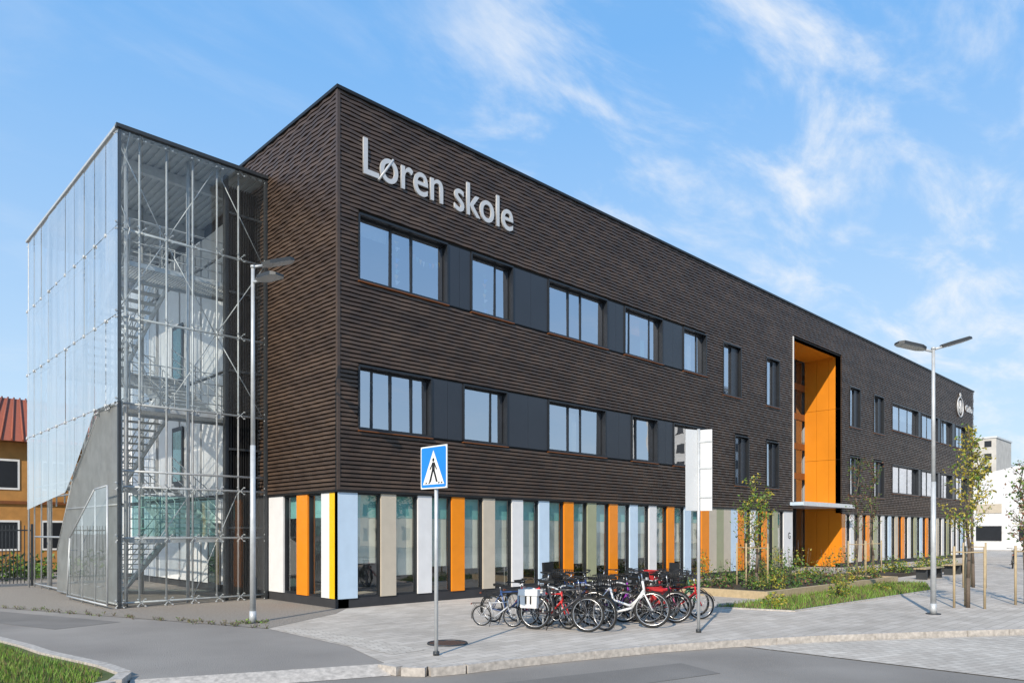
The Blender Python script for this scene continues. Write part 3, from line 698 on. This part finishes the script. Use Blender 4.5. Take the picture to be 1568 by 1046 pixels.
for x,y in ((22.6,-6.6),(27.0,-6.4)):
    b=MB()
    for i in range(4): b.box(0,2.4,i*0.12,i*0.12+0.1,0.42,0.46,'stake')
    for dx in (0.2,1.15,2.1): b.box(dx,dx+.1,0.03,0.43,0,0.42,'dsteel')
    b.obj('park_bench',loc=(x,y,0))

# ---------------------------------------------------------------- vegetation
def leaf(b,p,s,k):
    a=Vector((random.gauss(0,1),random.gauss(0,1),random.gauss(0,1)+0.3)).normalized(); u=a.orthogonal().normalized(); w=a.cross(u)
    t=random.uniform(0,6.28); u2=u*math.cos(t)+w*math.sin(t); w2=a.cross(u2)
    p=Vector(p); b.face([p-u2*s,p+w2*s*0.5,p+u2*s,p-w2*s*0.5],k)
def sapling(x,y,H,spread,nb,nl,lk,stakes=True,name='young_tree'):
    b=MB(); pts=[Vector((0,0,0))]
    n=6
    for i in range(1,n+1): pts.append(Vector((random.uniform(-.04,.04)*i,random.uniform(-.04,.04)*i,H*i/n)))
    for i in range(n): b.tube(pts[i],pts[i+1],0.045*(1-i/n)+0.008,0.045*(1-(i+1)/n)+0.008,n=7,k='bark')
    for i in range(nb):
        t=random.uniform(0.35,0.97); z=t*n; j=min(n-1,int(z)); p=pts[j].lerp(pts[j+1],z-j)
        a=random.uniform(0,6.28); ln=spread*(1.15-t)*random.uniform(0.7,1.4)+0.15
        q=p; d=Vector((math.cos(a)*0.8,math.sin(a)*0.8,0.7)).normalized()
        for sgm in range(3):
            q2=q+d*ln/3; b.tube(q,q2,0.012-0.003*sgm,0.009-0.003*sgm,n=5,k='bark')
            for _ in range(nl):
                pp=q.lerp(q2,random.random())+Vector([random.gauss(0,0.07) for _ in range(3)])
                leaf(b,pp,random.uniform(0.03,0.06),random.choice(lk))
            q=q2; d=(d+Vector((random.uniform(-.3,.3),random.uniform(-.3,.3),random.uniform(-.2,.4)))).normalized()
    if stakes:
        for k in range(3):
            a=k*2.09+0.4; sx,sy_=0.38*math.cos(a),0.38*math.sin(a); b.tube((sx,sy_,0),(sx,sy_,1.55),0.03,n=8,k='stake')
        b.torus((0,0,1.4),0.37,0.012,20,5,'stake',axis='z')
    return b.obj(name,loc=(x,y,0))
LY=['leafy','leafy','leafg']; LG=['leafg','leafy','leafg']; LD=['leafd','leafg','leafr']
sapling(11.6,-10.8,4.5,0.9,36,10,LY); sapling(12.6,-4.6,3.6,0.9,30,8,LG); sapling(13.1,-4.0,3.1,0.7,22,6,LG)
sapling(21.9,-4.2,5.0,1.0,30,5,LD); sapling(24.8,-3.8,5.2,1.1,30,5,LD); sapling(13.6,-11.7,3.7,0.8,26,7,LD)
sapling(19.5,-9.0,5.0,0.9,30,7,LY); sapling(35,-7.5,4.6,0.9,26,6,LY,False); sapling(44,-8,4.6,0.9,26,6,LG,False)
bed=empty('planting_bed'); b=MB()
for x0,x1,y0,y1 in ((10,20.5,-6.25,-6.1),(10,10.15,-6.1,-2.2),(10,20.5,-2.2,-2.05),(20.35,20.5,-6.1,-2.2)): b.box(x0,x1,y0,y1,-0.02,0.22,'stake')
b.box(10.15,20.35,-6.1,-2.2,0.0,0.16,'soil'); b.box(22,34,-5.2,-3.4,0.0,0.15,'soil')
b.obj('timber_edging',bed)
b=MB()
def bush(b,x,y,z,r,h,n,lk,s=0.05):
    for _ in range(n):
        a=random.uniform(0,6.28); rr=r*math.sqrt(random.random()); zz=random.random()**0.8*h*(1-0.5*(rr/r)**2)
        leaf(b,(x+rr*math.cos(a),y+rr*math.sin(a),z+zz),random.uniform(0.5,1.2)*s,random.choice(lk))
    for _ in range(max(3,n//25)):
        a=random.uniform(0,6.28); b.tube((x,y,z),(x+r*.6*math.cos(a),y+r*.6*math.sin(a),z+h*.9),0.006,0.003,n=4,k='bark')
for _ in range(100):
    x=random.uniform(10.4,20.1); y=random.uniform(-5.9,-2.4); h=random.choice([0.2,0.3,0.4,0.6,0.95,1.3])
    bush(b,x,y,0.16,random.uniform(0.2,0.45),h,random.randint(40,100),random.choice([['leafg','leafd'],['leafd','leafr','leafg'],['leafg','leafy'],['leafd','leafg']]),0.05)
for _ in range(34):
    bush(b,random.uniform(22,34),random.uniform(-5,-3.6),0.1,0.4,random.uniform(.3,1.0),60,random.choice([['leafg','leafd'],['leafg','leafy']]),0.06)
b.obj('shrubs',bed)
b=MB()
def inpoly(x,y,P):
    c=False;n=len(P)
    for i in range(n):
        x1,y1=P[i];x2,y2=P[(i+1)%n]
        if (y1>y)!=(y2>y) and x<(x2-x1)*(y-y1)/(y2-y1)+x1: c=not c
    return c
def blades(b,P,bbox,n,z,hmin,hmax,ks,w=0.006):
    x0,x1,y0,y1=bbox; c=0
    while c<n:
        x=random.uniform(x0,x1);y=random.uniform(y0,y1)
        if not inpoly(x,y,P): c+=0.2; continue
        c+=1; hh=random.uniform(hmin,hmax); a=random.uniform(0,6.28); lx,ly=random.gauss(0,.35)*hh,random.gauss(0,.35)*hh
        dx,dy=w*math.cos(a),w*math.sin(a)
        b.face([(x-dx,y-dy,z),(x+dx,y+dy,z),(x+lx,y+ly,z+hh)],random.choice(ks))
VP=[(7.0,-6.3),(7.6,-8.1),(17,-8.4),(20.5,-7.2),(20,-6.25)]
blades(b,VP,(7,20.5,-8.4,-6.2),7000,0.0,0.05,0.16,['grass','grass','drygrass','turf'],0.012)
b.obj('verge_grass')
b=MB(); GP=[(x-0.17,y) for x,y in GR]+[(-14,2)]
blades(b,GP,(-9.6,-6.6,-7.2,1.0),26000,0.04,0.04,0.11,['grass','grass','grass','turf','drygrass'],0.006)
b.obj('lawn_grass')
for x,y,n in ((7.9,-7.4,120),(9.0,-7.0,160),(12.3,-7.3,320),(13.5,-7.0,220),(16,-7.2,160)):
    b=MB(); bush(b,0,0,0,0.28,0.35 if n<200 else 0.85,n,['leafy','leafg'],0.045); b.obj('shrub',loc=(x,y,0))
b=MB()
for _ in range(60):
    t=random.random(); x=-5.9+3*t+random.gauss(0,.12); y=6.2-8.5*t
    bush(b,x,y,0,0.07,0.08,10,['turf','drygrass','grass'],0.02)
for _ in range(10): bush(b,-2.76+random.gauss(0,.16),-1.22+random.gauss(0,.16),0,0.1,0.08,16,['turf','grass'],0.025)
b.obj('weeds')

# ---------------------------------------------------------------- surroundings
h=empty('ochre_house'); b=MB()
hx0,hx1,hy0,hy1=-3.6,9.0,27,39
b.box(hx0,hx1,hy0,hy1,0,6.4,'ochre'); 
for z in (1.0,4.0):
    for x in (-2.9,-0.9,1.2,3.4,5.6):
        b.box(x,x+1.1,hy0-0.04,hy0+0.1,z,z+1.5,'paintw'); b.box(x+.1,x+1.0,hy0-.05,hy0-.041,z+.1,z+1.4,'frame')
    for y in (29,32,35): b.box(hx0-.04,hx0+.1,y,y+1.1,z,z+1.5,'paintw'); b.box(hx0-.05,hx0-.041,y+.1,y+1,z+.1,z+1.4,'frame')
b.box(hx0-.1,hx1+.1,hy0-.1,hy1+.1,3.3,3.45,'wood2')
b.obj('walls',h)
b=MB(); ym=33; r=[(hx0-.5,hy0-.6,6.35),(hx1+.5,hy0-.6,6.35),(hx1+.5,hy1+.6,6.35),(hx0-.5,hy1+.6,6.35)]; t0=(hx0+1.5,ym,9.4); t1=(hx1-3,ym,9.4)
b.face([r[0],r[1],t1,t0],'tile'); b.face([r[1],r[2],t1],'tile'); b.face([r[2],r[3],t0,t1],'tile'); b.face([r[3],r[0],t0],'tile'); b.face([(x,y,z-.02) for x,y,z in r],'wood2')
for i in range(30):
    t=i/29; x=hx0-.5+(hx1-hx0+1)*t; b.tube((x,hy0-.6,6.4),(t0[0]+(t1[0]-t0[0])*t,ym,9.45),0.05,n=5,k='tile')
b.box(2,2.8,31.5,32.3,8,10.4,'tile')
b.obj('roof',h)
b=MB()
x=-16.0
while x<-3.7: b.box(x,x+0.025,14.6,14.625,0.1,2.15,'dsteel'); x+=0.11
b.box(-16,-3.7,14.58,14.65,0.25,0.30,'dsteel'); b.box(-16,-3.7,14.58,14.65,1.95,2.0,'dsteel')
for x in (-15,-12.5,-10,-7.5,-5,-3.7): b.box(x,x+.07,14.57,14.65,0,2.2,'dsteel')
b.obj('steel_fence')
b=MB()
for _ in range(36): bush(b,random.uniform(-16,-2),random.uniform(18,20),0,0.8,random.uniform(.6,1.4),90,['leafd','leafg'],0.12)
b.obj('hedge')
e=empty('white_hall'); b=MB()
b.box(84,120,-30,12,0,6,'tent')
n=14
for i in range(n):
    y0=-30+42*i/n; y1=-30+42*(i+1)/n; z=lambda y:6+4.2*math.sin(math.pi*(y+30)/42*0.86+0.25)
    b.face([(84,y0,z(y0)),(84,y1,z(y1)),(120,y1,z(y1)),(120,y0,z(y0))],'tent'); b.face([(84.0,y0,6),(84.0,y1,6),(84.0,y1,z(y1)),(84.0,y0,z(y0))],'tent')
for y in range(-28,12,4): b.box(83.9,84,y,y+2.4,1,2.6,'frame'); b.box(83.92,84,y,y+2.4,4,5,'beige')
b.obj('walls',e)
def block(name,x0,x1,y0,y1,H,k,fl,face):
    e=empty(name); b=MB(); b.box(x0,x1,y0,y1,0,H,k); b.box(x0-.2,x1+.2,y0-.2,y1+.2,H,H+.4,'signgrey')
    for i in range(fl):
        z=1.0+i*H/fl
        if face=='x':
            y=y0+1
            while y<y1-1.5: b.box(x0-.05,x0+.1,y,y+1.5,z,z+1.5,'frame'); y+=3
        else:
            x=x0+1
            while x<x1-1.5: b.box(x,x+1.5,y1-.1,y1+.05,z,z+1.5,'frame'); x+=3
            y=y0+1
            while y<y1-1.5: b.box(x0-.05,x0+.1,y,y+1.5,z,z+1.5,'frame'); y+=3
    b.obj('walls',e)
block('apartment_block',200,215,30,44,25,'conc',8,'x')
block('apartment_block',-5,30,-62,-50,7.5,'conc',2,'y')
block('apartment_block',45,75,-70,-56,12,'beige',4,'y')
block('apartment_block',100,112,-62,-50,27,'conc',9,'y')
b=MB()
for i in range(160): b.box(58+i*0.16,58+i*0.16+.04,-3.0,-2.96,0.1,1.8,'dsteel')
b.box(58,83.6,-3.0,-2.95,1.7,1.76,'dsteel')
b.obj('steel_fence')
def tree(x,y,H,R,n,lk,name='tree',ls=0.22):
    b=MB(); b.tube((0,0,0),(0,0,H*.45),0.2*H/9,0.14*H/9,n=9,k='bark')
    cl=[]
    for i in range(13):
        a=random.uniform(0,6.28); rr=R*random.uniform(.2,.75); z=H*random.uniform(.42,.88)
        c=Vector((rr*math.cos(a),rr*math.sin(a),z)); cl.append((c,R*random.uniform(.25,.45)))
        b.tube((0,0,H*random.uniform(.3,.45)),c,0.07*H/9,0.02,n=5,k='bark')
    for _ in range(n):
        c,r=random.choice(cl); d=Vector([random.gauss(0,1) for _ in range(3)]).normalized()*r*random.random()**.4
        leaf(b,c+d,ls*random.uniform(.5,1.1),random.choice(lk))
    return b.obj(name,loc=(x,y,0))
for x,y,H in ((80,-7,5),(81,-14,6),(72,-24,7)): tree(x,y,H,H*.35,1200,['leafg','leafd','leafd'])
for x,y,H in ((-20,-44,9),(33,-46,9),(40,-50,10),(88,-48,10)): tree(x,y,H,H*.35,1200,['leafg','leafd'])

# ---------------------------------------------------------------- world, sun, camera
SD=Vector((-0.74,-0.34,0.50)).normalized()
el=math.asin(SD.z); az=math.atan2(SD.x,SD.y)
w=bpy.data.worlds.new('World'); scene.world=w; w.use_nodes=True; t=w.node_tree; t.nodes.clear()
out=t.nodes.new('ShaderNodeOutputWorld'); bg_=t.nodes.new('ShaderNodeBackground'); bg_.inputs['Strength'].default_value=0.15
sky=t.nodes.new('ShaderNodeTexSky'); sky.sky_type='NISHITA'; sky.sun_disc=False; sky.sun_elevation=el; sky.sun_rotation=az
sky.air_density=1.0; sky.dust_density=0.5; sky.ozone_density=2.0
tc=t.nodes.new('ShaderNodeTexCoord'); sep=t.nodes.new('ShaderNodeSeparateXYZ'); L(t,tc.outputs['Generated'],sep.inputs[0])
zp=t.nodes.new('ShaderNodeMath'); zp.operation='ADD'; zp.inputs[1].default_value=0.18; L(t,sep.outputs['Z'],zp.inputs[0])
zm=t.nodes.new('ShaderNodeMath'); zm.operation='MAXIMUM'; zm.inputs[1].default_value=0.05; L(t,zp.outputs[0],zm.inputs[0])
dx=t.nodes.new('ShaderNodeMath'); dx.operation='DIVIDE'; L(t,sep.outputs['X'],dx.inputs[0]); L(t,zm.outputs[0],dx.inputs[1])
dy=t.nodes.new('ShaderNodeMath'); dy.operation='DIVIDE'; L(t,sep.outputs['Y'],dy.inputs[0]); L(t,zm.outputs[0],dy.inputs[1])
cb=t.nodes.new('ShaderNodeCombineXYZ'); L(t,dx.outputs[0],cb.inputs[0]); L(t,dy.outputs[0],cb.inputs[1])
mp=t.nodes.new('ShaderNodeMapping'); mp.inputs['Rotation'].default_value=(0,0,math.radians(35)); mp.inputs['Scale'].default_value=(1.0,1.9,1); mp.inputs['Location'].default_value=(5.3,2.2,0)
L(t,cb.outputs[0],mp.inputs['Vector'])
n1=t.nodes.new('ShaderNodeTexNoise'); n1.inputs['Scale'].default_value=2.7; n1.inputs['Detail'].default_value=10; n1.inputs['Roughness'].default_value=0.6; n1.inputs['Distortion'].default_value=0.35
L(t,mp.outputs[0],n1.inputs['Vector'])
r1=t.nodes.new('ShaderNodeMapRange'); r1.inputs[1].default_value=0.42; r1.inputs[2].default_value=0.80; r1.interpolation_type='SMOOTHSTEP'; L(t,n1.outputs['Fac'],r1.inputs[0])
dt=t.nodes.new('ShaderNodeVectorMath'); dt.operation='DOT_PRODUCT'; L(t,tc.outputs['Generated'],dt.inputs[0]); cd=Vector((0.80,0.36,0.40)).normalized(); dt.inputs[1].default_value=cd
r2=t.nodes.new('ShaderNodeMapRange'); r2.inputs[1].default_value=0.84; r2.inputs[2].default_value=0.985; r2.inputs[3].default_value=0.15; r2.inputs[4].default_value=1.0; r2.interpolation_type='SMOOTHSTEP'; L(t,dt.outputs['Value'],r2.inputs[0])
mm=t.nodes.new('ShaderNodeMath'); mm.operation='MULTIPLY'; L(t,r1.outputs[0],mm.inputs[0]); L(t,r2.outputs[0],mm.inputs[1])
m3=t.nodes.new('ShaderNodeMath'); m3.operation='MULTIPLY'; m3.inputs[1].default_value=1.0; L(t,mm.outputs[0],m3.inputs[0])
hz=t.nodes.new('ShaderNodeMapRange'); hz.inputs[1].default_value=0.0; hz.inputs[2].default_value=0.75; hz.inputs[3].default_value=0.9; hz.inputs[4].default_value=0.65; L(t,sep.outputs['Z'],hz.inputs[0])
hc=t.nodes.new('ShaderNodeMix'); hc.data_type='RGBA'; hc.inputs[6].default_value=(4.5,5.6,6.4,1); hc.inputs[7].default_value=(1.5,3.8,7.3,1)
hz2=t.nodes.new('ShaderNodeMapRange'); hz2.inputs[1].default_value=0.02; hz2.inputs[2].default_value=0.55; L(t,sep.outputs['Z'],hz2.inputs[0]); L(t,hz2.outputs[0],hc.inputs[0])
hm=t.nodes.new('ShaderNodeMix'); hm.data_type='RGBA'; L(t,hz.outputs[0],hm.inputs[0]); L(t,sky.outputs[0],hm.inputs[6]); L(t,hc.outputs[2],hm.inputs[7])
mx=t.nodes.new('ShaderNodeMix'); mx.data_type='RGBA'; L(t,m3.outputs[0],mx.inputs[0]); L(t,hm.outputs[2],mx.inputs[6]); mx.inputs[7].default_value=(6.4,6.5,6.6,1)
L(t,mx.outputs[2],bg_.inputs['Color']); L(t,bg_.outputs[0],out.inputs['Surface'])
sl=bpy.data.lights.new('sun','SUN'); sl.energy=5.0; sl.angle=math.radians(0.5); sl.color=(1,0.89,0.74)
so=bpy.data.objects.new('sun',sl); COL.objects.link(so); so.rotation_euler=SD.to_track_quat('Z','Y').to_euler(); so.location=(-30,10,40)
cam=bpy.data.cameras.new('camera'); co=bpy.data.objects.new('camera',cam); COL.objects.link(co)
co.location=(-9.578,-16.067,1.9); co.rotation_euler=(math.radians(90),0,-math.radians(44.14)); cam.lens=25.76; cam.sensor_width=36; cam.shift_y=0.1862; cam.clip_end=3000; cam.clip_start=0.1
scene.camera=co
scene.view_settings.view_transform='Standard'; scene.view_settings.look='None'; scene.view_settings.exposure=0
